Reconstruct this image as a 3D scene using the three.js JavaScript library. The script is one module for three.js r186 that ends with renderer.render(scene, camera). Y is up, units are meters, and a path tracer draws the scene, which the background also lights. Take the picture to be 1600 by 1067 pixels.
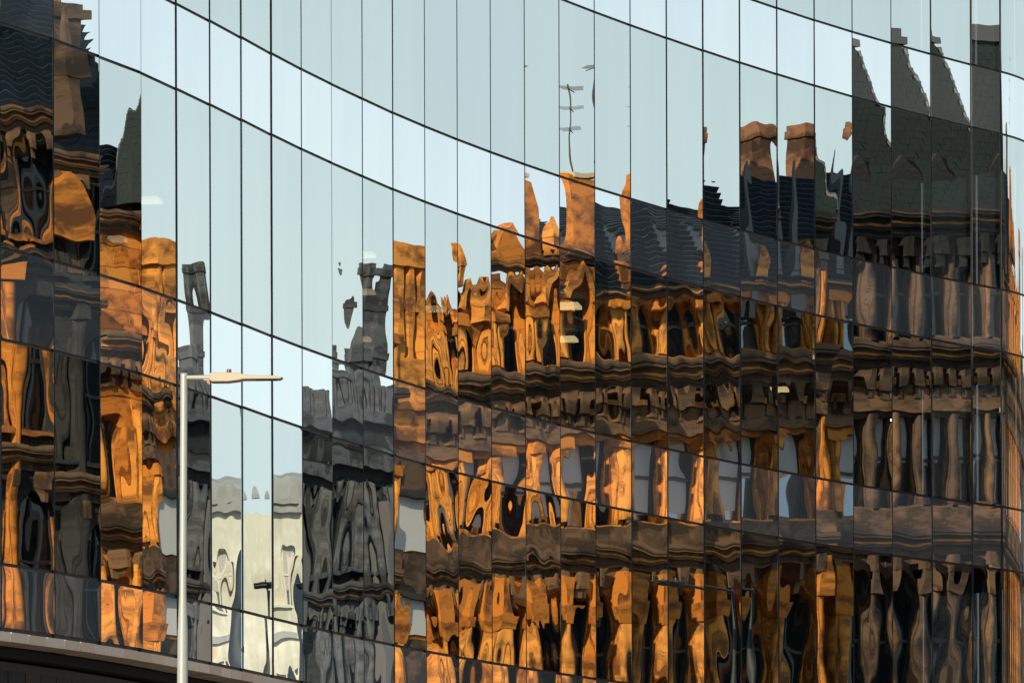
import * as THREE from 'three';
import { mergeGeometries } from 'three/addons/utils/BufferGeometryUtils.js';

// ---------------------------------------------------------------- camera, sky, sun, exposure
// Metres; the plan is written as (X to the right, Z away from the camera); in the scene z = -Z.
const F = 10500, EYE = 1.6, PX = 1697;              // focal length and horizon in pixels of the 1600 wide photograph
const scene = new THREE.Scene();
const camera = new THREE.PerspectiveCamera(2 * Math.atan(PX / F) * 180 / Math.PI, 1024 / 682, 0.5, 2500);
camera.position.set(0, EYE, 0);
camera.rotation.z = -0.0033;
const FULLH = 2 * PX, FULLW = FULLH * 1024 / 682;
camera.setViewOffset(FULLW, FULLH, (FULLW - 1600) / 2, 0, 1600, 1600 * 682 / 1024);
scene.add(camera);

function makeSky() {
  const W = 512, H = 256, d = new Float32Array(W * H * 4);
  for (let j = 0; j < H; j++) {
    const el = ((j + .5) / H - .5) * Math.PI;
    const t = Math.max(0, Math.sin(el));
    const a = Math.exp(-t * 5), b = Math.exp(-t * 1.6);
    for (let i = 0; i < W; i++) {
      const k = (j * W + i) * 4;
      let r = .30 + .36 * a + .24 * b, g = .42 + .30 * a + .30 * b, bl = .54 + .20 * a + .28 * b;
      const hz = 1 + .035 * Math.sin(i / W * 44 + 3 * Math.sin(el * 9)) * Math.sin(el * 26 + 2 * Math.sin(i / W * 25)) + .02 * Math.sin(i / W * 94 + el * 61); r *= hz; g *= hz; bl *= .5 + .5 * hz;
      if (el < 0) { const q = Math.max(0, 1 + el * 6); r = .25 + (r - .25) * q; g = .24 + (g - .24) * q; bl = .23 + (bl - .23) * q; }
      d[k] = r * .9; d[k + 1] = g * .885; d[k + 2] = bl * .87; d[k + 3] = 1;
    }
  }
  const t = new THREE.DataTexture(d, W, H, THREE.RGBAFormat, THREE.FloatType);
  t.mapping = THREE.EquirectangularReflectionMapping; t.magFilter = THREE.LinearFilter; t.minFilter = THREE.LinearFilter;
  t.needsUpdate = true;
  return t;
}
const sky = makeSky();
scene.background = sky; scene.environment = sky;

const sun = new THREE.DirectionalLight(new THREE.Color().setRGB(1, .82, .56), 5);
sun.position.set(20 - .40 * 150, 58, -125 + .86 * 150);
sun.target.position.set(20, 0, -125);
sun.castShadow = true; sun.shadow.mapSize.set(4096, 4096); sun.shadow.radius = 1;
Object.assign(sun.shadow.camera, { left: -90, right: 90, top: 70, bottom: -70, near: 1, far: 500 });
scene.add(sun, sun.target);

const renderer = new THREE.WebGLRenderer({ antialias: true });
renderer.toneMapping = THREE.LinearToneMapping;
renderer.toneMappingExposure = 1.3;
renderer.shadowMap.enabled = true;
renderer.setSize(1024, 682);

// ---------------------------------------------------------------- helpers
function rng(seed) { let s = seed >>> 0; return () => { s = (s + 0x6D2B79F5) >>> 0; let t = s; t = Math.imul(t ^ (t >>> 15), t | 1); t ^= t + Math.imul(t ^ (t >>> 7), t | 61); return ((t ^ (t >>> 14)) >>> 0) / 4294967296; }; }
const V3 = (X, h, Z) => new THREE.Vector3(X, h, -Z);
const used = new Map();
function numbered(name) { const n = used.get(name) || 0; used.set(name, n + 1); return n ? name + '_' + String(n).padStart(3, '0') : name; }
function thing(name, label, category, pos = [0, 0, 0], turn = 0, group) {
  const o = new THREE.Group(); o.name = numbered(name); o.position.set(...pos); o.rotation.y = turn;
  o.userData = { label, category }; if (group) o.userData.group = group;
  scene.add(o); return o;
}
function struct(name, geo, mat, pos = [0, 0, 0]) {
  const o = new THREE.Mesh(geo, mat); o.name = numbered(name); o.position.set(...pos); o.userData.kind = 'structure';
  o.castShadow = o.receiveShadow = true; scene.add(o); return o;
}
function metricUV(g) {
  const p = g.attributes.position, n = g.attributes.normal, uv = new Float32Array(p.count * 2);
  for (let i = 0; i < p.count; i++) {
    const ax = Math.abs(n.getX(i)), ay = Math.abs(n.getY(i)), az = Math.abs(n.getZ(i));
    const [a, b] = ay > ax && ay > az ? [p.getX(i), p.getZ(i)] : ax > az ? [p.getZ(i), p.getY(i)] : [p.getX(i), p.getY(i)];
    uv[2 * i] = a / 3; uv[2 * i + 1] = b / 3;
  }
  g.setAttribute('uv', new THREE.BufferAttribute(uv, 2)); return g;
}
function part(name, geos, mat, parent, more) {
  let g = Array.isArray(geos) ? mergeGeometries(geos.map(x => { const y = x.index ? x.toNonIndexed() : x; for (const k of Object.keys(y.attributes)) if (!['position', 'normal', 'uv'].includes(k)) y.deleteAttribute(k); return y; })) : geos;
  if ((mat.map || mat.bumpMap) && mat.map !== streaks) metricUV(g);
  const o = new THREE.Mesh(g, mat); o.name = name; o.castShadow = o.receiveShadow = true;
  if (more) Object.assign(o.userData, more);
  parent.add(o); return o;
}
// boxes in a facade's own axes: u along, h up, d out of the wall
const bx = (u0, u1, h0, h1, d0, d1) => new THREE.BoxGeometry(u1 - u0, h1 - h0, d1 - d0).translate((u0 + u1) / 2, (h0 + h1) / 2, -(d0 + d1) / 2);
const cyl = (u, d, h0, h1, r0, r1 = r0, seg = 14) => new THREE.CylinderGeometry(r1, r0, h1 - h0, seg).translate(u, (h0 + h1) / 2, -d);
function frustum(u, d, h0, h1, a0, b0, a1, b1) {   // a box that tapers upwards, half widths a (along) and b (deep)
  const g = new THREE.CylinderGeometry(Math.SQRT2, Math.SQRT2, h1 - h0, 4, 1); g.rotateY(Math.PI / 4);
  const p = g.attributes.position;
  for (let i = 0; i < p.count; i++) { const t = p.getY(i) > 0 ? 1 : 0; p.setX(i, p.getX(i) * (t ? a1 : a0)); p.setZ(i, p.getZ(i) * (t ? b1 : b0)); }
  const q = g.toNonIndexed(); q.computeVertexNormals(); return q.translate(u, (h0 + h1) / 2, -d);
}
function prism(pts, d0, d1) {                      // an outline in (u, h) given depth
  const s = new THREE.Shape(pts.map(p => new THREE.Vector2(p[0], p[1])));
  return new THREE.ExtrudeGeometry(s, { depth: d1 - d0, bevelEnabled: false }).translate(0, 0, -d1);
}

// ---------------------------------------------------------------- textures and materials
function noiseTexture(seed, size, lo, hi, streak = 1, oct = 5, gain = .95) {
  const r = rng(seed), d = new Uint8Array(size * size * 4), acc = new Float32Array(size * size);
  for (let o = 0; o < oct; o++) {
    const nx = 4 << o, ny = Math.max(2, Math.round((4 << o) / streak)), gr = Float32Array.from({ length: nx * ny }, () => r());
    const amp = Math.pow(.62, o);
    for (let y = 0; y < size; y++) for (let x = 0; x < size; x++) {
      const fx = x / size * nx, fy = y / size * ny, x0 = Math.floor(fx), y0 = Math.floor(fy);
      let tx = fx - x0, ty = fy - y0; tx = tx * tx * (3 - 2 * tx); ty = ty * ty * (3 - 2 * ty);
      const a = gr[(y0 % ny) * nx + x0 % nx], b = gr[(y0 % ny) * nx + (x0 + 1) % nx], c = gr[((y0 + 1) % ny) * nx + x0 % nx], e = gr[((y0 + 1) % ny) * nx + (x0 + 1) % nx];
      acc[y * size + x] += amp * ((a * (1 - tx) + b * tx) * (1 - ty) + (c * (1 - tx) + e * tx) * ty - .5);
    }
  }
  for (let i = 0; i < size * size; i++) {
    const t = Math.min(1, Math.max(0, acc[i] * gain + .64));
    for (let c = 0; c < 3; c++) d[i * 4 + c] = Math.round(255 * (lo[c] + (hi[c] - lo[c]) * t));
    d[i * 4 + 3] = 255;
  }
  const t = new THREE.DataTexture(d, size, size, THREE.RGBAFormat); t.wrapS = t.wrapT = THREE.RepeatWrapping;
  t.magFilter = THREE.LinearFilter; t.needsUpdate = true; return t;
}
const rgb = (r, g, b) => new THREE.Color().setRGB(r, g, b);
const stoneTint = noiseTexture(11, 512, [.22, .20, .19], [1.25, 1.25, 1.25].map(x => Math.min(1, x)), .55, 7, 1.9);
const paleTint = noiseTexture(13, 256, [.7, .68, .66], [1, 1, 1], 1.5);
const slateTint = noiseTexture(12, 256, [.5, .5, .5], [1, 1, 1]);
const std = (c, rough = .85, more = {}) => new THREE.MeshStandardMaterial({ color: c, roughness: rough, ...more });
const stone = (r, g, b) => std(rgb(r, g, b), .88, { map: stoneTint, bumpMap: stoneTint, bumpScale: .015 });
const M = {
  orange: stone(.50, .165, .016), ochre: stone(.62, .24, .037), brown: stone(.16, .085, .042), soot: stone(.02, .02, .021), russet: stone(.36, .12, .02), umber: stone(.085, .05, .032),
  grey: stone(.075, .085, .10), darkGrey: stone(.012, .019, .026), brick: stone(.22, .10, .05), pale: std(rgb(.66, .68, .61), .85, { map: paleTint }), paleGrey: std(rgb(.34, .37, .38), .8, { map: paleTint }), cream: std(rgb(.68, .54, .40), .85, { map: paleTint }),
  slate: std(rgb(.028, .046, .072), .65, { map: slateTint }), slateLight: std(rgb(.010, .019, .020), .9, { map: slateTint }), lead: std(rgb(.10, .10, .11), .6),
  frame: std(rgb(.05, .045, .04), .6), whiteFrame: std(rgb(.6, .6, .58), .6), pane: std(rgb(.20, .245, .30), .06, { metalness: .8 }), blind: std(rgb(.42, .42, .43), .5),
  paneDark: std(rgb(.008, .017, .024), .08, { metalness: .1 }), aerial: std(rgb(.05, .04, .035), .6),
  gasket: std(rgb(.006, .007, .009), .8), joint: std(rgb(.012, .013, .016), .5), column: std(rgb(.34, .355, .35), .4, { metalness: .25, bumpMap: slateTint, bumpScale: .0006 }),
};

// ---------------------------------------------------------------- ground
struct('ground', new THREE.PlaneGeometry(2400, 2400).rotateX(-Math.PI / 2), std(rgb(.16, .15, .14), .9), [0, 0, -400]);
struct('road', new THREE.PlaneGeometry(13, 700).rotateX(-Math.PI / 2), std(rgb(.05, .05, .052), .9), [18.5, .004, -200]);
struct('pavement', new THREE.BoxGeometry(7, .13, 240).translate(0, .065, 0), std(rgb(.26, .25, .23), .9), [28.5, 0, -150]);

// ---------------------------------------------------------------- the glass office building
const FL = 3.8, lev = k => EYE + FL * k;           // a storey, and heights counted in storeys above the eye
const PW = 1.43283, R0 = Math.PI / 180;
const TWEAK = { 2: -1.5, 3: .8, 4: .4, 5: .6, 6: .9, 7: .4, 8: -.12, 9: -.3, 10: .5, 18: .2, 19: .5, 20: .55, 21: .35, 22: .42, 23: .25, 24: -.25, 26: .8, 27: 1.2 };
const headings = [];
for (let i = 0; i < 28; i++) {
  const t = (i + .5) / 27 * 2 - 1;
  headings.push(1.2252843 + t * (-.24811188 + t * (.01607881 + t * (.16805414 - t * .18155689))));
}
const joints = [[-6.12145, 80.81869]];
for (let i = 0; i < 28; i++) { const [x, z] = joints[i], w = i === 27 ? 1.0 : PW; joints.push([x + w * Math.cos(headings[i]), z + w * Math.sin(headings[i])]); }
// two more bays before the left edge of the picture
for (const h of [64, 61, 58]) { const [x, z] = joints[0], a = h * R0; joints.unshift([x - PW * Math.cos(a), z - PW * Math.sin(a)]); headings.unshift(a); }
const NB = headings.length;                        // 31 flat bays
const LEV = [1.456, 1.66, 2.371, 2.659, 3.371, 3.658, 4.373, 4.659, 5.371, 5.66];
const office = thing('office_building', 'curved office building clad in dark mirror glass panels that bend reflections of old stone buildings', 'building', [joints[0][0], 0, -joints[0][1]]);
const OX = office.position.x, OZ = office.position.z;
const streaks = noiseTexture(41, 512, [.94, .94, .94], [1, 1, 1], 14, 6);
const tints = [1, .985, 1.012, .97, 1.0], glass = (r, g, b, k, more) => new THREE.MeshPhysicalMaterial({ color: rgb(Math.min(1, r * tints[k]), Math.min(1, g * tints[k]), Math.min(1, b * (tints[k] * .5 + .5))), map: streaks, roughness: 0, transparent: true, ...more });
const visionGlasses = tints.map((_, k) => glass(.75, .80, .78, k, { metalness: 1, opacity: .9 }));
const spandrelGlasses = tints.map((_, k) => glass(.93, .96, .97, k, { metalness: .945, opacity: .97 }));
const visionGlass = visionGlasses[0], spandrelGlass = spandrelGlasses[0];
function paneGeometry(w, h, seed, amp, bow, yaw, pitch, nx, ny) {
  const r = rng(seed), waves = [];
  const add = (lx, ly, slope) => { const k = 2 * Math.PI / Math.hypot(1 / (1 / lx), 1e-9); waves.push([2 * Math.PI / lx, 2 * Math.PI / ly, slope, r() * 6.283]); };
  const sg = () => (r() < .5 ? -1 : 1);
  // roller waves up the pane, broad buckles across it, and small unevenness
  add(sg() * (4 + 3 * r()), .75 + .5 * r(), 2.3e-3 * amp * (.3 + r()));
  add(sg() * (2 + 2 * r()), .32 + .2 * r(), .8e-3 * amp * (.1 + r()));
  add(sg() * (3 + 3 * r()), .12 + .05 * r(), .45e-3 * amp * Math.max(0, r() * 1.6 - .6));
  add(1.0 + .7 * r(), sg() * (1.6 + 3 * r()), 1.6e-3 * amp * (.3 + r()));
  add(.5 + .3 * r(), sg() * (1.0 + 1.4 * r()), 1.0e-3 * amp * (.2 + r()));
  add(sg() * (.7 + .5 * r()), .9 + r(), 1.5e-3 * amp * (.3 + r()));
  add(sg() * (.3 + .2 * r()), .5 + .5 * r(), .25e-3 * amp * r());
  const f = (a, b) => {
    const x2 = 2 * a / w, y2 = 2 * b / h;
    let z = bow * (1 - x2 * x2) * (1 - y2 * y2 * y2 * y2), gx = bow * (-4 * x2 / w) * (1 - y2 ** 4), gy = bow * (1 - x2 * x2) * (-8 * y2 ** 3 / h);
    for (const [kx, ky, s, ph] of waves) { const k = Math.hypot(kx, ky), q = kx * a + ky * b + ph; z += s / k * Math.sin(q); gx += s / k * kx * Math.cos(q); gy += s / k * ky * Math.cos(q); }
    return [z, gx + yaw, gy + pitch];
  };
  const P = [], N = [], I = [], U = [], n = new THREE.Vector3(), o1 = r(), o2 = r();
  for (let j = 0; j <= ny; j++) for (let i = 0; i <= nx; i++) {
    const a = (i / nx - .5) * w, b = (j / ny - .5) * h, [z, gx, gy] = f(a, b);
    P.push(a, b, z); n.set(-gx, -gy, 1).normalize(); N.push(n.x, n.y, n.z); U.push(o1 + a / 4, o2 + b / 5);
  }
  for (let j = 0; j < ny; j++) for (let i = 0; i < nx; i++) { const k = j * (nx + 1) + i; I.push(k, k + 1, k + nx + 2, k, k + nx + 2, k + nx + 1); }
  const T = .03, q = (a, b, c, d, nn) => { const k = P.length / 3; for (const v of [a, b, c, d]) { P.push(...v); N.push(...nn); U.push(o1, o2); } I.push(k, k + 1, k + 2, k, k + 2, k + 3); };
  const x = w / 2, y = h / 2;
  q([x, -y, 0], [x, -y, -T], [x, y, -T], [x, y, 0], [1, 0, 0]); q([-x, -y, -T], [-x, -y, 0], [-x, y, 0], [-x, y, -T], [-1, 0, 0]);
  q([-x, y, 0], [x, y, 0], [x, y, -T], [-x, y, -T], [0, 1, 0]); q([-x, -y, -T], [x, -y, -T], [x, -y, 0], [-x, -y, 0], [0, -1, 0]);
  const g = new THREE.BufferGeometry();
  g.setAttribute('position', new THREE.Float32BufferAttribute(P, 3)); g.setAttribute('normal', new THREE.Float32BufferAttribute(N, 3)); g.setAttribute('uv', new THREE.Float32BufferAttribute(U, 2)); g.setIndex(I);
  return g;
}
const gapV = .038, gapH = .04;
const rp = rng(77);
for (let i = 0; i < NB; i++) {
  const [x0, z0] = joints[i], [x1, z1] = joints[i + 1], w = Math.hypot(x1 - x0, z1 - z0) - gapV, col = i - 3;
  const colYaw = (rp() - .5) * (col > 20 ? .0006 : .0012);
  for (let k = 0; k < LEV.length - 1; k++) {
    const h0 = lev(LEV[k]) + gapH / 2, h1 = lev(LEV[k + 1]) - gapH / 2, vision = k % 2 === 1;
    const g = paneGeometry(w, h1 - h0, 1000 + i * 40 + k, (vision ? 1 : .6) * (.32 + .85 * Math.pow(rp(), 1.3)) * (k > 4 ? .62 : 1), (rp() - .5) * .0012, colYaw + (rp() - .5) * .0009, (rp() - .5) * .0012, 22, vision ? 64 : 26);
    const o = part(vision ? 'glass_panel' : 'spandrel_panel', g, (vision ? visionGlasses : spandrelGlasses)[Math.floor(rp() * 5)], office);
    o.position.set((x0 + x1) / 2 - OX, (h0 + h1) / 2, -(z0 + z1) / 2 - OZ); o.rotation.y = headings[i] + (TWEAK[i - 3] || 0) * R0;   // each pane sits a little out of line
  }
}
// rounded corner on the right
const arcJ = [joints[NB].slice()];
{
  const R = 4.6, a0 = headings[NB - 1] + .02, [sx, sz] = joints[NB], N = 5, sweep = 1.5;
  const at = a => [sx + R * (Math.sin(a) - Math.sin(a0)), sz - R * (Math.cos(a) - Math.cos(a0))];
  for (let c = 0; c < N; c++) for (let k = 0; k < LEV.length - 1; k++) {
    const A0 = a0 + sweep * c / N + .006, A1 = a0 + sweep * (c + 1) / N - .006, h0 = lev(LEV[k]) + gapH / 2, h1 = lev(LEV[k + 1]) - gapH / 2, P = [], Nn = [], I = [], U = [];
    const r = rng(5000 + c * 20 + k), ph = r() * 6, ph2 = r() * 6;
    const nx = 24, ny = 24;
    for (let j = 0; j <= ny; j++) for (let q = 0; q <= nx; q++) {
      const a = A0 + (A1 - A0) * q / nx, [X, Z] = at(a), y = h0 + (h1 - h0) * j / ny;
      const da = .0025 * Math.sin(q / nx * 9 + ph + y), dv = .0015 * Math.sin(y * 7 + ph2);
      P.push(X - OX, y, -Z - OZ); const v = new THREE.Vector3(Math.sin(a + da), dv, Math.cos(a + da)).normalize(); Nn.push(v.x, v.y, v.z); U.push(q / nx * .4, y / 5);
    }
    for (let j = 0; j < ny; j++) for (let q = 0; q < nx; q++) { const m = j * (nx + 1) + q; I.push(m, m + 1, m + nx + 2, m, m + nx + 2, m + nx + 1); }
    const g = new THREE.BufferGeometry(); g.setAttribute('position', new THREE.Float32BufferAttribute(P, 3)); g.setAttribute('normal', new THREE.Float32BufferAttribute(Nn, 3)); g.setAttribute('uv', new THREE.Float32BufferAttribute(U, 2)); g.setIndex(I);
    part(k % 2 ? 'curved_glass_panel' : 'curved_spandrel_panel', g, k % 2 ? visionGlass : spandrelGlass, office);
  }
  for (let c = 1; c <= 24; c++) arcJ.push(at(a0 + sweep * c / 24));
}
for (const L of LEV) for (let c = 0; c < arcJ.length - 1; c += 1) {
  const [x0, z0] = arcJ[c], [x1, z1] = arcJ[c + 1], a = Math.atan2(z1 - z0, x1 - x0), o = part('transom', new THREE.BoxGeometry(Math.hypot(x1 - x0, z1 - z0) + .01, .06, .09), M.joint, office);
  o.position.set((x0 + x1) / 2 - OX - .06 * Math.sin(a), lev(L), -(z0 + z1) / 2 - OZ - .06 * Math.cos(a)); o.rotation.y = a;
}
const outline = [...joints, ...arcJ.slice(1)];      // plan of the glass line
// the same line moved inwards
function inset(dist, pts = outline) {
  return pts.map((p, i) => {
    const a = pts[Math.max(0, i - 1)], b = pts[Math.min(pts.length - 1, i + 1)], dx = b[0] - a[0], dz = b[1] - a[1], l = Math.hypot(dx, dz);
    return [p[0] - dz / l * dist, p[1] + dx / l * dist];
  });
}
function slab(front, back, h0, h1) {
  const s = new THREE.Shape([...front, ...back.slice().reverse()].map(p => new THREE.Vector2(p[0] - OX, -(-p[1]) )));
  const g = new THREE.ExtrudeGeometry(s, { depth: h1 - h0, bevelEnabled: false });
  g.rotateX(-Math.PI / 2); return g.translate(0, h0, -OZ);   // plan Z becomes -z
}
const deep = inset(11, joints).concat([[joints[NB][0] - 9, joints[NB][1] + 7]]);
const dark = std(rgb(.05, .052, .055), .9), wallIn = std(rgb(.10, .10, .10), .9);
for (let k = 0; k < LEV.length - 1; k += 2) part('floor_slab', slab(inset(.16), deep, lev(LEV[k]) + (k ? 0 : .02), lev(LEV[k + 1]) - .02), dark, office);
part('roof_parapet', slab(inset(.0), deep, lev(5.66) + .02, lev(5.66) + .5), dark, office);
part('back_wall', slab(deep, inset(11.3, joints).concat([[joints[NB][0] - 9.2, joints[NB][1] + 7.2]]), .02, lev(5.66)), wallIn, office);
part('end_wall', slab([arcJ[arcJ.length - 1], deep[deep.length - 1]], [[arcJ[arcJ.length - 1][0] - .1, arcJ[arcJ.length - 1][1] + .3], [deep[deep.length - 1][0] - .1, deep[deep.length - 1][1] + .3]], .02, lev(5.66)), wallIn, office);
part('end_wall', slab([inset(.14)[0], deep[0]], [[joints[0][0] + .0, joints[0][1] - .3], [deep[0][0], deep[0][1] - .3]], .02, lev(5.66)), wallIn, office);
// slender columns and low partitions that show faintly through the glass
for (const [i, d] of [[4, 2.2], [9, 2.6], [15, 2.4], [21, 2.4], [26, 2.5]]) { const q = inset(d)[i]; const o = part('interior_column', new THREE.CylinderGeometry(.28, .28, lev(5.37) - .3, 20).translate(0, (lev(5.37) + .3) / 2, 0), std(rgb(.35, .35, .34), .7), office); o.position.set(q[0] - OX, 0, -q[1] - OZ); }
// mullions and transoms behind the joints
for (let i = 0; i <= NB; i++) {
  const a = headings[Math.min(i, NB - 1)], b = headings[Math.max(0, i - 1)], m = (a + b) / 2;
  const o = part('mullion', new THREE.BoxGeometry(.032, lev(5.66) - lev(1.44), .10).translate(0, (lev(5.66) + lev(1.44)) / 2, -.056), M.gasket, office);
  o.position.set(joints[i][0] - OX, 0, -joints[i][1] - OZ); o.rotation.y = m;
}
for (const L of LEV) for (let i = 0; i < NB; i++) {
  const o = part('transom', new THREE.BoxGeometry(PW - .065, .06, .09), M.joint, office);
  o.position.set((joints[i][0] + joints[i + 1][0]) / 2 - OX - .07 * Math.sin(headings[i]), lev(L), -(joints[i][1] + joints[i + 1][1]) / 2 - OZ - .07 * Math.cos(headings[i])); o.rotation.y = headings[i];
}
// luminaires that show through the glass: photograph pixel and ceiling level
const lightMat = new THREE.MeshStandardMaterial({ color: rgb(.3, .28, .22), emissive: rgb(1, .80, .38), emissiveIntensity: 3.4 });
const lightMatDim = new THREE.MeshStandardMaterial({ color: rgb(.3, .28, .22), emissive: rgb(1, .85, .5), emissiveIntensity: 1.1 });
const ceilingAt = (px, py, k) => { const Z = F * FL * k / (PX - py); return [(px - 800) / F * Z, Z]; };
for (const [px, py, k, wX, wZ] of [[893, 472, 3.345, .36, .9], [888, 524, 3.345, .36, .8], [1062, 569, 3.345, .42, .9], [1222, 604, 3.345, .3, .7], [684, 476, 3.345, .3, .7], [576, 391, 3.345, .26, .6], [576, 449, 3.345, .26, .6], [572, 523, 3.345, .22, .5], [236, 304, 3.345, .34, .7], [188, 365, 3.345, .22, .6], [441, 420, 3.345, .14, .4]]) {
  const [X, Z] = ceilingAt(px, py, k);
  const o = part('ceiling_light', new THREE.BoxGeometry(wX, .05, wZ * .75), wX < .35 && py < 530 ? lightMatDim : lightMat, office); o.position.set(X - OX, lev(k) - .06, -Z - OZ); o.rotation.y = -.12;
  const p = new THREE.PointLight(rgb(1, .86, .55), .8, 8); p.position.set(X, lev(k) - .5, -Z); p.castShadow = true; scene.add(p);
}
// tiled ledge under the glass, and the dark boarded ground floor set back below it
const tileMats = [[.60, .41, .30], [.54, .37, .27], [.66, .47, .36], [.58, .43, .34]].map(c => std(rgb(...c), .55, { bumpMap: stoneTint, bumpScale: .004 }));
const tileGeo = new THREE.BoxGeometry(PW / 3 - .028, .115, .42), groutMat = std(rgb(.88, .86, .84), .8), rt = rng(5);
for (let i = 0; i < NB; i++) {
  for (let q = 0; q < 3; q++) {
    const s = (q + .5) / 3, a = headings[i], X = joints[i][0] + (joints[i + 1][0] - joints[i][0]) * s, Z = joints[i][1] + (joints[i + 1][1] - joints[i][1]) * s;
    const o = part('ledge_tile', tileGeo, tileMats[Math.floor(rt() * 4)], office);
    o.position.set(X - OX - .08 * Math.sin(a), lev(1.428) + (rt() - .5) * .004, -Z - OZ - .08 * Math.cos(a)); o.rotation.y = a;
  }
  const b = part('ledge_bed', new THREE.BoxGeometry(PW, .11, .412), groutMat, office), a = headings[i];
  b.position.set((joints[i][0] + joints[i + 1][0]) / 2 - OX - .085 * Math.sin(a), lev(1.428), -(joints[i][1] + joints[i + 1][1]) / 2 - OZ - .085 * Math.cos(a)); b.rotation.y = a;
}
part('soffit', slab(inset(.3), inset(.8), lev(1.38), lev(1.41)), std(rgb(.004, .004, .004), .9), office);
const boardLine = inset(.42), rb = rng(9);
const boardMats = [std(rgb(.026, .014, .004), .7), std(rgb(.020, .011, .004), .7), std(rgb(.004, .005, .004), .7)];
for (let i = 0; i < NB; i++) for (let q = 0; q < 3; q++) {
  const s = (q + .5) / 3, a = headings[i], p0 = boardLine[i], p1 = boardLine[i + 1], wd = Math.hypot(p1[0] - p0[0], p1[1] - p0[1]);
  const o = part('cladding_board', new THREE.BoxGeometry(wd / 3 - .022, lev(1.34), .04), boardMats[i < 4 ? 2 : i > 6 ? 2 : (q % 2)], office);
  o.position.set(p0[0] + (p1[0] - p0[0]) * s - OX, lev(1.34) / 2, -(p0[1] + (p1[1] - p0[1]) * s) - OZ); o.rotation.y = a;
}
part('base_wall', slab(inset(.48), inset(.8), 0, lev(1.37)), M.joint, office);

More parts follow.
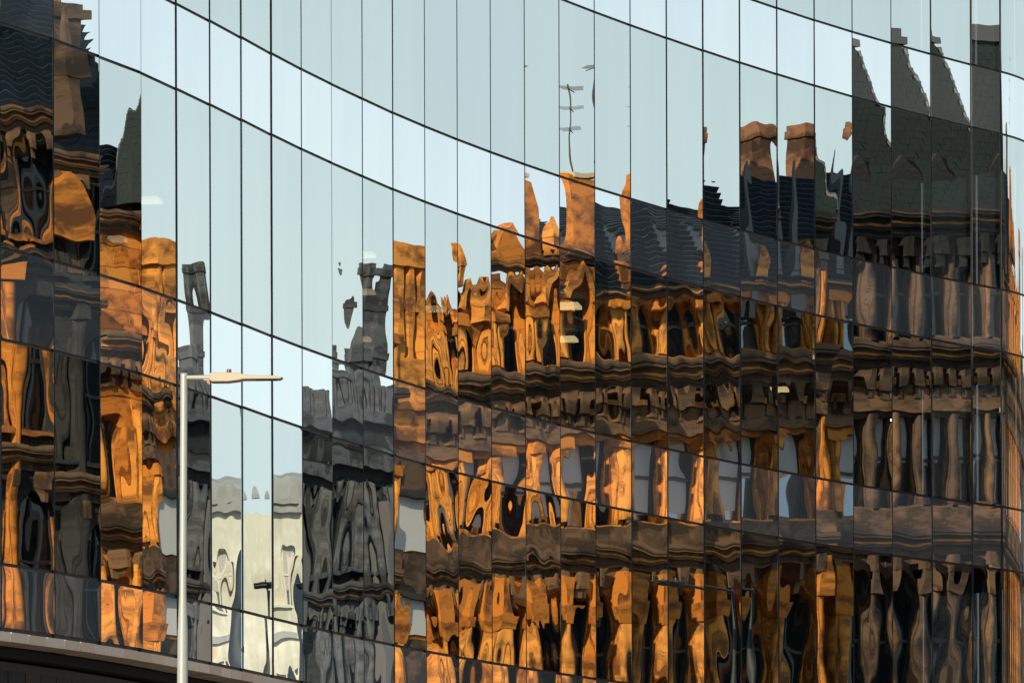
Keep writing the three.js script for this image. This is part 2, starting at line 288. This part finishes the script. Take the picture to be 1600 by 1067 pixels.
// ---------------------------------------------------------------- the old buildings across the street (seen in the glass)
const FX = 32;
const ru = rng(31);
const q0 = o => o.jamb || (o.white ? M.pale : M.ochre);
class Block {
  constructor(name, label, u0, u1, X = FX, turn = Math.PI / 2, Zc = null) {
    this.uc = (u0 + u1) / 2; this.u0 = u0; this.u1 = u1;
    this.o = thing(name, label, 'building', [X, 0, -(Zc ?? this.uc)], turn);
    this.open = []; this.holes = []; this.bins = new Map();
  }
  add(name, mat, ...g) { const k = name + mat.uuid; if (!this.bins.has(k)) this.bins.set(k, [name, mat, []]); this.bins.get(k)[2].push(...g.map(x => x.translate(-this.uc, 0, 0))); }
  window(u, h0, h1, w, arch, opt = {}) {            // arch: height of the arched head (0 = square)
    this.open.push([u - w / 2 - .13, u + w / 2 + .13, h0 - .1, h1 + .02]);
    const s = new THREE.Path(), a = u - w / 2 - this.uc, b = u + w / 2 - this.uc, hs = h1 - arch;
    s.moveTo(a, h0); s.lineTo(b, h0); s.lineTo(b, hs);
    if (arch) { if (opt.pointed) { s.quadraticCurveTo(b, hs + arch * .7, (a + b) / 2, h1); s.quadraticCurveTo(a, hs + arch * .7, a, hs); } else s.absellipse((a + b) / 2, hs, w / 2, arch, 0, Math.PI, false); }
    else s.lineTo(a, h1);
    s.closePath(); this.holes.push(s);
    const g = new THREE.Group(); g.name = 'window'; g.position.set(u - this.uc, h0, .28); this.o.add(g);
    const H = h1 - h0, fm = opt.white ? M.whiteFrame : M.frame;
    part('pane', [new THREE.BoxGeometry(w, H, .02).translate(0, H / 2, .03)], opt.dark ? M.paneDark : M.pane, g);
    part('frame', [new THREE.BoxGeometry(.07, H, .08).translate(-w / 2 + .035, H / 2, 0), new THREE.BoxGeometry(.07, H, .08).translate(w / 2 - .035, H / 2, 0), new THREE.BoxGeometry(w - .15, .07, .08).translate(0, H * .55, 0), new THREE.BoxGeometry(w - .15, .07, .08).translate(0, .036, 0), ...(w > .8 ? [new THREE.BoxGeometry(.05, H - .2, .06).translate(0, H / 2, 0)] : [])], fm, g);
    if (!opt.plain) {
      const js = [], jl = [], hj = H - arch;
      for (const q of [-1, 1]) { js.push(new THREE.BoxGeometry(.045, hj, .10).translate(q * (w / 2 + .05), hj / 2, -.332)); jl.push(new THREE.BoxGeometry(.03, hj, .06).translate(q * (w / 2 + .105), hj / 2, -.312)); js.push(new THREE.BoxGeometry(.05, hj, .07).translate(q * (w / 2 - .03), hj / 2, -.14)); }
      part('jamb', js, q0(opt), g); part('bead', jl, M.umber, g);
      part('sill', new THREE.BoxGeometry(w + .3, .09, .22).translate(0, -.046, -.36), q0(opt), g);
    }
    if (opt.blind) part('blind', new THREE.BoxGeometry(w - .18, H * opt.blind, .01).translate(0, H * (1 - opt.blind / 2), .01), M.blind, g);
  }
  wall(mat, pts, back = 6) {
    const s = new THREE.Shape(pts.map(p => new THREE.Vector2(p[0] - this.uc, p[1]))); s.holes = this.holes; this.holes = [];
    part('wall', new THREE.ExtrudeGeometry(s, { depth: .4, bevelEnabled: false, curveSegments: 10 }), mat, this.o);
    if (back) { const b = new THREE.Shape(pts.map(p => new THREE.Vector2(p[0] - this.uc, p[1]))); part('rear_wall', new THREE.ExtrudeGeometry(b, { depth: back, bevelEnabled: false }).translate(0, 0, .42), mat, this.o); }
  }
  ashlar(mats, u0, u1, h0, h1, seed, bh = .44) {      // coursed facing blocks, left out where an opening is
    const r = rng(seed), gs = mats.map(() => []);
    for (let h = h0, k = 0; h < h1 - .1; h += bh, k++) for (let u = u0 - (k % 2) * .4, w; u < u1; u += w) {
      w = .62 + .36 * r(); const a = Math.max(u0, u), b = Math.min(u1, u + w), t = Math.min(h1, h + bh);
      if (b - a < .08) continue;
      const parts = [[a, b]];
      for (const [p, q, y0, y1] of this.open) if (y0 < t && y1 > h) for (let i = parts.length - 1; i >= 0; i--) { const [x, y] = parts[i]; if (p < y && q > x) { parts.splice(i, 1); if (p - x > .05) parts.push([x, p]); if (y - q > .05) parts.push([q, y]); } }
      const m = Math.floor(Math.pow(r(), 1.6) * mats.length), d = .008 + .028 * r();
      for (const [x, y] of parts) gs[m].push(bx(x + .008, y - .008, h + .008, t - .008, -.05, d).toNonIndexed());
    }
    gs.forEach((g, i) => { if (g.length) part('ashlar', mergeGeometries(g).translate(-this.uc, 0, 0), mats[i], this.o, { kind: 'stuff' }); });
  }
  done() { for (const [, [name, mat, gs]] of this.bins) part(name, gs, mat, this.o); return this.o; }
}
function cornice(B, mat, u0, u1, h, size, steps = 3, brackets = 0) {   // stepped mouldings, widest on top
  for (let s = 0; s < steps; s++) B.add('cornice', mat, bx(u0, u1, h + s * size * .34, h + (s + 1) * size * .34 - .002, -.05, size * (.25 + .35 * s)));
  for (let s = 0; s < steps; s++) B.add('fillet', s % 2 ? M.ochre : M.umber, bx(u0, u1, h + (s + .32) * size * .34, h + (s + .55) * size * .34, .0, size * (.31 + .35 * s)));
  if (brackets) for (let u = u0 + .2; u < u1 - .1; u += brackets) B.add('bracket', mat, bx(u - .09, u + .09, h - size * .7, h - .003, 0, size * .55), bx(u - .07, u + .07, h - size * 1.1, h - size * .7 - .003, 0, size * .28));
}
function slateRoof(B, u0, u1, h0, h1, d0, d1, seed) {                 // rows of single slates, each a little uneven
  const r = rng(seed), len = Math.hypot(h1 - h0, d0 - d1), rows = Math.round(len / .16), gs = [], ang = Math.atan2(h1 - h0, d0 - d1);
  for (let j = 0; j < rows; j++) { const t = (j + .5) / rows, off = (j % 2) * .13;
    for (let u = u0 + off; u < u1 - .05; u += .26) { const w = Math.min(.256, u1 - u) - .006; gs.push(new THREE.BoxGeometry(w, .2, .01 + .01 * r()).rotateX(-(Math.PI / 2 - ang) - .04 - .02 * r()).translate(u + w / 2, h0 + (h1 - h0) * t, -(d0 + (d1 - d0) * t))); } }
  B.add('roof', M.slate, prism([[0, 0]].length ? [[u0, h0 - .1], [u1, h0 - .1], [u1, h0], [u0, h0]] : [], d0 - .3, d0 - .05));
  const m = mergeGeometries(gs.map(g => g.toNonIndexed())); m.translate(-B.uc, 0, 0);
  part('slates', m, M.slate, B.o, { kind: 'stuff' });
  const base = new THREE.BufferGeometry();             // boarding under the slates and the back slope
  const P = [[u0, h0, -d0 + .03], [u1, h0, -d0 + .03], [u1, h1, -d1 + .03], [u0, h1, -d1 + .03], [u1, h0, -d1 + (d0 - d1)], [u0, h0, -d1 + (d0 - d1)]];
  const pos = []; for (const t of [[0, 1, 2], [0, 2, 3], [3, 2, 4], [3, 4, 5], [1, 4, 2], [0, 3, 5]]) for (const k of t) pos.push(...P[k]);
  base.setAttribute('position', new THREE.Float32BufferAttribute(pos, 3)); base.computeVertexNormals(); base.setAttribute('uv', new THREE.Float32BufferAttribute(new Float32Array(pos.length / 3 * 2), 2));
  B.add('roof', M.slate, base);
}
function chimney(B, mat, u, w, d0, d1, h0, h1, pots = 2) {
  B.add('chimney', mat, bx(u - w / 2, u + w / 2, h0, h1 - .3, d0, d1), bx(u - w / 2 - .06, u + w / 2 + .06, h1 - .3, h1 - .12, d0 - .06, d1 + .06), bx(u - w / 2 - .02, u + w / 2 + .02, h1 - .12, h1, d0 - .02, d1 + .02));
  for (let k = 0; k < pots; k++) B.add('chimney_pot', M.brick, cyl(u + (pots > 1 ? (k / (pots - 1) - .5) * w * .6 : 0), (d0 + d1) / 2, h1, h1 + .35, .12, .1));
}
function pinnacle(B, mat, u, d, h, s, tall) { B.add('pinnacle', mat, bx(u - s, u + s, h, h + tall * .45, d - s, d + s), frustum(u, d, h + tall * .45, h + tall, s * 1.15, s * 1.15, .03, .03)); }

// orange sandstone warehouse, the long middle of the row
{
  const B = new Block('sandstone_warehouse', 'long orange sandstone building with arched windows, mirrored across the right half of the glass', 127.5, 141.3);
  const U0 = 127.5, U1 = 141.3, pitch = 1.28;
  for (let u = U0 + .72 - .4, n = 0; u < U1 - .4; u += pitch, n++) {
    const lo = u < 134.1 ? .6 : 0;
    B.window(u, 17.45, 19.25 - lo, .66, .55, { pointed: true, dark: n % 3 !== 0 });
    B.window(u, 13.85, 15.65, .78, 0, { blind: n % 2 ? .5 : .85 });
    B.window(u, 9.4, 12.45, .84, .42, { dark: true });
    B.window(u, 5.4, 8.2, .84, 0, { dark: true });
    const p = u + pitch / 2;
    B.add('column', M.ochre, cyl(p - .13, .1, 17.5, 18.5, .085), cyl(p + .13, .1, 17.5, 18.5, .085), cyl(p, .08, 13.95, 15.5, .17), cyl(p, .12, 9.3, 11.7, .19));
    B.add('capital', M.orange, bx(p - .26, p + .26, 18.5, 18.72, 0, .24), bx(p - .24, p + .24, 15.5, 15.72, 0, .28), frustum(p, .12, 11.7, 12.1, .2, .2, .32, .28));
    B.add('pier', M.orange, bx(p - .22, p + .22, 12.1, 12.75, 0, .3), bx(p - .24, p + .24, 8.4, 9.3, 0, .34), bx(p - .2, p + .2, .2, 8.38, 0, .2));
    // hood over the arched windows of the upper floor
    if (!lo) B.add('hood', M.ochre, prism([[u - .48, 18.85], [u - .36, 18.8], [u, 19.42], [u + .36, 18.8], [u + .48, 18.85], [u, 19.62]], .003, .16));
  }
  B.wall(M.orange, [[U0, 0], [U1, 0], [U1, 17.2], [139.5, 17.3], [138.8, 18.1], [137.6, 19.3], [133.75, 19.6], [133.75, 18.75], [U0, 18.75]]);
  B.ashlar([M.russet, M.orange, M.brown, M.ochre], U0, U1, .2, 17.15, 51); B.ashlar([M.orange, M.ochre, M.russet], U0, 133.7, 17.45, 18.7, 52); B.ashlar([M.russet, M.orange, M.brown, M.ochre], 133.8, 137.5, 17.45, 19.55, 53);
  cornice(B, M.brown, U0, U1, 12.85, .5, 3, .64); B.add('sill_course', M.brown, bx(U0, U1, 13.37, 13.8, -.02, .3));
  B.add('frieze', M.brown, bx(U0, U1, 15.8, 16.02, -.02, .16), bx(U0, U1, 16.03, 16.3, -.02, .1));
  for (let u = U0 + .1; u < U1; u += .26) B.add('dentil', M.ochre, bx(u, u + .13, 16.31, 16.45, 0, .22));
  cornice(B, M.brown, U0, U1, 16.75, .62, 3, .43);
  B.add('sill_course', M.orange, bx(U0, U1, 17.2, 17.42, -.02, .2));
  cornice(B, M.brown, 133.75, 137.4, 19.6, .3, 2); cornice(B, M.umber, U0, 133.73, 18.75, .3, 2);
  // gables and pinnacles
  B.add('gable', M.orange, prism([[133.8, 19.82], [135.1, 19.82], [135.1, 20.9], [134.8, 21.4], [134.1, 21.5], [133.8, 21.55]], -.2, .12), prism([[135.9, 19.82], [137.2, 19.82], [137.1, 20.1], [136.55, 20.6], [136.0, 20.1]], -.5, .12));
  B.add('gable_coping', M.cream, bx(133.9, 134.7, 21.5, 21.6, -.2, .16));
  for (const [u, h, t] of [[137.5, 19.4, .9], [138.2, 18.6, .9], [138.9, 17.9, 1.0], [139.5, 17.3, 1.1], [140.2, 17.2, .7], [135.5, 19.85, .9]]) pinnacle(B, M.ochre, u, .1, h, .16, t);
  slateRoof(B, 134.0, 137.3, 19.9, 21.1, .1, -2.2, 3); slateRoof(B, U0, 134.0, 18.95, 21.5, .1, -1.9, 4);
  B.add('dormer', M.ochre, prism([[131.75, 18.9], [132.25, 18.9], [132.25, 19.5], [132.0, 19.9], [131.75, 19.5]], -1, .05));
  chimney(B, M.brick, 133.92, .54, -2.9, -2.2, 20.6, 22.8, 0);
  for (const [u, t] of [[131.72, 2.7], [131.25, 2.9]]) B.add('spirelet', M.lead, frustum(u, -.1, 18.9, 18.9 + t, .12, .12, .015, .015), bx(u - .14, u + .14, 18.2, 18.9, -.25, .05));
  B.done();
}
// corner turret standing forward of the row, with a pavilion roof
{
  const B = new Block('corner_turret', 'dark stone corner turret with steep slate pavilion roof, mirrored at the right end', 127.45, 129.85, FX - 1.4);
  const U0 = 127.45, U1 = 129.85;
  for (const [h0, h1, a] of [[17.4, 19.2, 0], [13.85, 15.75, 0], [9.2, 12.5, .5], [5.2, 8.2, 0]]) for (const u of [128.02, 128.65, 129.28]) B.window(u, h0, h1, .46, a, { dark: h0 !== 13.85, blind: h0 === 13.85 ? .5 : 0, jamb: M.brown });
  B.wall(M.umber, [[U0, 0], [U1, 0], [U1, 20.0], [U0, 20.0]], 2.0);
  for (const [u, m] of [[127.6, M.orange], [128.33, M.brown], [128.97, M.umber], [129.7, M.orange]]) B.add('column', m, cyl(u, .05, 17.4, 19.2, .08), cyl(u, .08, 13.8, 15.8, .11), cyl(u, .06, 9.2, 12.0, .08), bx(u - .11, u + .11, 12.0, 12.8, 0, .25), bx(u - .1, u + .1, .2, 9.2, 0, .16));
  cornice(B, M.umber, U0, U1, 12.85, .5, 3, .64); B.add('sill_course', M.brown, bx(U0, U1, 13.37, 13.8, -.02, .3));
  B.add('frieze', M.brown, bx(U0, U1, 15.85, 16.1, -.02, .2), bx(U0, U1, 16.11, 16.4, -.02, .1));
  for (let u = U0 + .1; u < U1 - .1; u += .3) B.add('dentil', M.ochre, bx(u, u + .13, 16.41, 16.55, 0, .18));
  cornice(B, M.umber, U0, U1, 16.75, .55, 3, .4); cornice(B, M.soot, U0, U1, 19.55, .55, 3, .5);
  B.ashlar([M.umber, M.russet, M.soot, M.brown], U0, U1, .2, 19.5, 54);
  // the sunny side of the turret: ashlar facing, mouldings and one window to a floor
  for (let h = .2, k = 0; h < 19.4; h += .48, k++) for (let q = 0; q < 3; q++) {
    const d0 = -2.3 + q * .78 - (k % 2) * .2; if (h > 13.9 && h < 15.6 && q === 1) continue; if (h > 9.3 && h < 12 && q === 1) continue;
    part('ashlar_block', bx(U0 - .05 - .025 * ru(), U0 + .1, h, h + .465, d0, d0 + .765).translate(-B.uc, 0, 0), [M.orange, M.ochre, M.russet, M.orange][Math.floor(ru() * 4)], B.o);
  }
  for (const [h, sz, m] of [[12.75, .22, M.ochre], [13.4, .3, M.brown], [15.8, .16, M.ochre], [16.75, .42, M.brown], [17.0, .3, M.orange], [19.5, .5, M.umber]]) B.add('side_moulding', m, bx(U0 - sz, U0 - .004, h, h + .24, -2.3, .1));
  for (let d = -2.2; d < 0; d += .26) B.add('dentil', M.ochre, bx(U0 - .2, U0 - .03, 16.5, 16.74, d, d + .13));
  B.add('side_window', M.paneDark, bx(U0 - .02, U0 + .1, 13.95, 15.6, -1.5, -.8), bx(U0 - .02, U0 + .1, 9.4, 12.1, -1.5, -.8));
  const C = 128.62, D = -1.2, H0 = 20.15, H1 = 23.75, r = rng(8), gs = [];
  const hw = h => 1.42 - (h - H0) / (H1 - H0) * .97;
  B.add('roof', M.slateLight, frustum(C, D, H0, H1, 1.39, 1.39, .42, .42));
  for (let h = H0; h < H1 - .1; h += .14) for (let side = 0; side < 4; side++) {
    const w = hw(h) + .015;
    for (let u = -w + ((Math.round((h - H0) / .14) % 2) ? .0 : .11); u < w - .04; u += .22) { const sw = Math.min(.216, w - u) - .006;
      const g = new THREE.BoxGeometry(sw, .17, .012 + .012 * r()).rotateX(-.27 - .03 * r()).translate(u + sw / 2, h + .07, w).rotateY(side * Math.PI / 2); gs.push(g.toNonIndexed().translate(C - B.uc, 0, -D)); }
  }
  part('slates', mergeGeometries(gs), M.slateLight, B.o, { kind: 'stuff' });
  B.add('roof_crest', M.lead, bx(C - .52, C + .52, H1, H1 + .16, D - .52, D + .52), bx(C - .42, C + .42, H1 + .16, H1 + .36, D - .42, D + .42));
  for (const a of [-1, 1]) for (const e of [-1, 1]) { const p = new THREE.CylinderGeometry(.03, .035, Math.hypot(H1 - H0, 1.37) - .2, 8), q = new THREE.Vector3(-a * .97, H1 - H0, -e * .97).normalize(); p.applyQuaternion(new THREE.Quaternion().setFromUnitVectors(new THREE.Vector3(0, 1, 0), q)).translate(C + a * .95, (H0 + H1) / 2, -D + e * .95); B.add('hip_roll', M.lead, p); }
  B.add('dormer', M.soot, prism([[128.3, 20.2], [129.0, 20.2], [129.0, 20.8], [128.65, 21.3], [128.3, 20.8]], -1.2, .1));
  B.done();
}
{
  const B = new Block('orange_side_wing', 'narrow bright orange stone wing beside the slate turret, mirrored left of the lamp', 125.4, 127.4);
  B.window(126.3, 13.9, 15.7, .6, .3, {}); B.window(126.3, 9.4, 12.4, .7, .35, {});
  B.wall(M.orange, [[125.4, 0], [127.4, 0], [127.4, 19.4], [125.4, 19.4]], 5); B.ashlar([M.orange, M.ochre, M.russet], 125.4, 127.4, .2, 19.3, 55);
  for (const u of [125.7, 126.85]) B.add('column', M.ochre, cyl(u, .08, 13.8, 15.8, .14), cyl(u, .1, 9.2, 12.6, .17));
  cornice(B, M.brown, 125.4, 127.4, 12.85, .5, 3, .64); B.add('sill_course', M.brown, bx(125.4, 127.4, 13.37, 13.8, -.02, .3));
  cornice(B, M.brown, 125.4, 127.4, 16.75, .5, 3, .4); cornice(B, M.brown, 125.4, 127.4, 19.4, .4, 3);
  B.done();
}
// tall sooty building to the left of it
{
  const B = new Block('sooty_stone_block', 'tall blackened stone block with a steep roof, mirrored along the left edge of the glass', 108, 125.4);
  for (let u = 109, n = 0; u < 124.9; u += 1.6, n++) { for (const [h0, h1] of [[18.2, 20], [14.4, 17], [10.2, 13.2], [5.6, 8.6]]) B.window(u, h0, h1, .9, h0 < 15 ? .4 : 0, { dark: true, blind: n % 4 === 0 ? .3 : 0, jamb: u < 118 ? M.russet : M.soot }); 
    B.add('pier', u > 118 ? M.soot : n % 2 ? M.brown : M.orange, cyl(u + .8, .06, 9.8, 17.2, .2), bx(u + .58, u + 1.02, 17.25, 18, 0, .3)); }
  B.wall(M.soot, [[108, 0], [125.4, 0], [125.4, 20.2], [108, 20.2]]); B.ashlar([M.soot, M.umber, M.soot, M.brown], 108, 125.4, .2, 20.1, 56);
  cornice(B, M.brown, 108, 125.4, 13.6, .5, 3, .8); cornice(B, M.soot, 108, 125.4, 17.4, .5, 3); cornice(B, M.brown, 108, 125.4, 20.2, .45, 3, .6);
  slateRoof(B, 108, 118, 20.7, 24.5, 0, -2.4, 21); slateRoof(B, 119.5, 124.2, 20.7, 23.6, 0, -1.2, 22);
  B.add('gable', M.orange, prism([[121.6, 18.9], [122.7, 18.9], [122.7, 19.3], [122.2, 20.2], [121.6, 19.6]], .1, .4));
  for (const u of [120.2, 122.3, 124.1]) pinnacle(B, M.umber, u, .2, 21, .2, 2.6);
  chimney(B, M.umber, 112.5, 1.4, -1.6, -.6, 20.8, 25, 3); chimney(B, M.umber, 123.3, .7, -1.3, -.7, 22, 23.9, 1);
  B.done();
}
// slotted chimney tower
{
  const B = new Block('chimney_tower', 'square orange stone stair tower with slotted top, mirrored left of the middle of the glass', 141.35, 142.95);
  B.wall(M.orange, [[141.35, 0], [142.95, 0], [142.95, 16.6], [141.35, 16.6]], .6);
  const m = M.ochre;
  B.add('tower_top', m, bx(141.4, 142.9, 16.6, 18.2, -.5, .05), bx(141.55, 141.8, 18.2, 20.3, -.5, .05), bx(142.58, 142.9, 18.2, 20.3, -.5, .05), bx(142.02, 142.28, 18.2, 20.3, -.5, .05), bx(141.35, 142.95, 20.3, 20.6, -.55, .12), bx(141.4, 142.9, 20.6, 20.85, -.5, .05), bx(141.73, 142.57, 19.3, 19.5, -.4, 0));
  B.add('cornice', M.orange, bx(141.3, 143, 16.3, 16.6, -.6, .2), bx(141.3, 143, 17.0, 17.15, -.55, .15));
  for (const [h0, h1] of [[13.8, 15.1], [11.9, 12.8], [8, 10.4]]) B.add('shutter', M.blind, bx(141.5, 142.8, h0, h1, 0, .06));
  for (const [h0, h1] of [[15.15, 16.1], [12.85, 13.75], [10.5, 11.8]]) B.add('brick_panel', M.umber, bx(141.38, 142.92, h0, h1, 0, .09));
  for (const h of [12.7, 15.05]) B.add('string_course', M.soot, bx(141.3, 143, h, h + .16, -.02, .3));
  B.done();
}
// grey building at the far end of the row
{
  const B = new Block('grey_end_house', 'sooty grey end house with tall thin chimney, mirrored right of the bright gap', 143, 148.7);
  for (const u of [143.8, 144.9, 146, 147.2]) for (const [h0, h1] of [[13.6, 15.6], [10, 12.6], [6, 8.6]]) B.window(u, h0, h1, .6, h0 === 10 ? .3 : 0, { dark: true, jamb: M.grey });
  B.wall(M.darkGrey, [[143, 0], [148.7, 0], [148.7, 17.0], [143, 17.0]], 4); B.ashlar([M.darkGrey, M.grey, M.darkGrey, M.soot], 143, 148.7, .2, 16.9, 57, .36);
  B.add('parapet', M.grey, bx(143, 148.7, 17.02, 17.3, -.5, .25), bx(143, 148.7, 15.9, 16.3, -.02, .3));
  for (let u = 143.2; u < 148.6; u += .36) B.add('baluster', M.grey, bx(u, u + .16, 17.3, 18.0, -.3, 0));
  B.add('parapet', M.grey, bx(143, 145.4, 18.0, 18.2, -.35, .05));
  for (const u of [143.3, 144.4, 145.5, 146.6, 147.7, 148.5]) B.add('column', M.grey, cyl(u, .12, 9.8, 15.6, .16));
  B.add('downpipe', M.lead, bx(145.95, 146.5, 8, 15.2, 0, .3));
  cornice(B, M.grey, 143, 148.7, 12.8, .45, 3, .5);
  chimney(B, M.grey, 146.25, .36, -.5, -.1, 17.3, 20.8, 0); B.add('chimney', M.grey, bx(146.03, 146.47, 18.6, 18.75, -.54, -.06), bx(146.03, 146.47, 19.7, 19.85, -.54, -.06));
  chimney(B, M.grey, 145.75, .4, -.5, -.1, 17.3, 18.8, 0);
  B.done();
}
// pale houses far down the street, and a slim dark spire
function paleHouse(label, X, Z, top, w, wallMat) {
  const B = new Block('pale_house', label, -w, w, X, .35 + Math.PI, Z), fl = 4.2;
  for (let u = -w + 1.1; u < w - .8; u += 1.7) for (let h = top - 3.2; h > 3; h -= fl) B.window(u, h, h + 2.1, .95, h > top - 4 ? .45 : 0, { white: true, blind: .7 });
  B.wall(wallMat, [[-w, 0], [w, 0], [w, top], [-w, top]]);
  for (let h = top - 4.4; h > 4; h -= fl) { B.add('string_course', M.paleGrey, bx(-w, w, h, h + .22, -.02, .14)); for (let u = -w + 1.95; u < w - .5; u += 1.7) B.add('rendered_panel', M.cream, bx(u - .3, u + .3, h - 3.6, h - .1, 0, .04)); }
  B.add('eaves', M.paleGrey, bx(-w, w, top, top + .3, -.1, .35), bx(-w, w, top + .3, top + .5, -.1, .5));
  const dome = new THREE.CylinderGeometry(w * .98, w * .98, 3, 40, 1, false, Math.PI / 2, Math.PI).rotateX(Math.PI / 2).scale(1, .32, 1).translate(0, top + .5, 1.7);
  B.add('roof', M.paleGrey, dome);
  B.done();
}
paleHouse('pale stuccoed house with rounded roof and white windows, mirrored low in the bright gap', 70.6, 214, 21.4, 3.6, M.pale);
paleHouse('smaller pale house farther down the street, mirrored lowest in the bright gap', 66, 262, 19.6, 9, M.pale);
{
  const o = thing('church_spire', 'slim dark church spire standing between the mirrored pale houses', 'spire', [61.3, 0, -203]);
  part('tower', [new THREE.BoxGeometry(.9, 13, .9).translate(0, 6.5, 0), new THREE.BoxGeometry(1.1, .3, 1.1).translate(0, 13.15, 0)], M.darkGrey, o);
  part('spire', new THREE.ConeGeometry(.62, 12.5, 8).translate(0, 19.55, 0), M.slate, o);
  part('finial', new THREE.SphereGeometry(.14, 10, 8).translate(0, 25.8, 0), M.lead, o);
}

// ---------------------------------------------------------------- television aerials on the gable chimney
function aerial(label, X, h, Z, turn, arms) {
  const o = thing('television_aerial', label, 'aerial', [X, h, -Z], turn, 'television aerials on the orange gable');
  part('mast', new THREE.CylinderGeometry(.012, .014, 2.2, 8).translate(0, 1.1, 0), M.aerial, o);
  for (const [y, len, n] of arms) {
    part('boom', new THREE.BoxGeometry(len, .014, .014).translate(len * .25, y, 0), M.aerial, o);
    for (let k = 0; k < n; k++) part('element', new THREE.BoxGeometry(.006, .006, .36 - k * .015).translate(-len * .22 + k * len * .9 / n, y + .03, 0), M.aerial, o);
  }
}
aerial('crowded television aerial with three stacked booms above the gable', FX + .4, 21.4, 134.42, .9, [[2.1, .7, 9], [1.65, .6, 6], [1.2, .65, 7]]);
aerial('single tall television aerial with a short boom beside the crowded one', FX + .4, 21.9, 134.93, .4, [[2.1, .5, 7]]);

// ---------------------------------------------------------------- street lamps
function lamp(label, X, Z, top, lean, turn, reach = 0, metal = M.column) {
  const o = thing('street_lamp', label, 'street lamp', [X, 0, -Z], turn);
  const pole = part('pole', new THREE.LatheGeometry([[.085, 0], [.085, 1.4], [.07, 1.5], [.052, 6.2], [.036, 6.6], [.036, top - .03], [.034, top], [.0, top]].map(p => new THREE.Vector2(p[0], p[1])), 24), metal, o);
  pole.rotation.z = lean;
  const x0 = -Math.sin(lean) * top;
  part('base_collar', new THREE.CylinderGeometry(.1, .11, .12, 20).translate(0, .06, 0), metal, o);
  part('door', new THREE.BoxGeometry(.07, .5, .03).translate(0, .8, .078), metal, o);
  part('arm', new THREE.CylinderGeometry(.024, .026, .25 + reach, 16).rotateZ(Math.PI / 2).translate(x0 + .145 + reach / 2, top - .045, 0), metal, o);
  const h = new THREE.Group(); h.name = 'lantern'; h.position.set(x0 + .27 + reach, top - .045, 0); h.rotation.z = -.01; o.add(h);
  const beige = reach ? metal : std(rgb(.42, .36, .29), .35, { metalness: .2 });
  const bodyShape = new THREE.Shape([[0, -.03], [.02, -.045], [.18, -.043], [.28, -.03], [.33, -.018], [.70, -.012], [.72, -.004], [.66, .006], [.36, .012], [.28, .034], [.03, .036], [0, .03]].map(p => new THREE.Vector2(...p)));
  part('housing', new THREE.ExtrudeGeometry(bodyShape, { depth: .18, bevelEnabled: true, bevelSize: .008, bevelThickness: .02, bevelSegments: 3 }).translate(0, 0, -.09), beige, h);
  part('spigot_clamp', new THREE.CylinderGeometry(.02, .02, .08, 14).rotateZ(Math.PI / 2).translate(-.03, -.02, 0), beige, h);
  part('screw', new THREE.CylinderGeometry(.012, .01, .03, 12).translate(-.02, -.05, .06), std(rgb(.5, .25, .08), .5), h);
  part('screw', new THREE.CylinderGeometry(.01, .01, .02, 12).translate(.16, -.058, .06), std(rgb(.5, .25, .08), .5), h);
  part('light_window', new THREE.BoxGeometry(.34, .008, .14).translate(.5, -.02, 0), std(rgb(.05, .055, .07), .1), h);
  const s = part('photocell', new THREE.CylinderGeometry(.024, .026, .045, 18).translate(.185, .058, 0), std(rgb(.08, .05, .07), .3), h);
  part('photocell_cap', new THREE.CylinderGeometry(.02, .024, .008, 18).translate(.185, .0845, 0), std(rgb(.3, .2, .2), .3), h);
  return o;
}
lamp('pale grey street lamp standing in front of the glass, arm pointing right', -3.37 + .0, 68, 8.83, -.0085, 0);
lamp('tall dark street lamp seen only mirrored low on the right of the glass', 10.1, 114.4, 10.3, 0, 4.24, 1.5, std(rgb(.02, .024, .03), .6));

renderer.render(scene, camera);
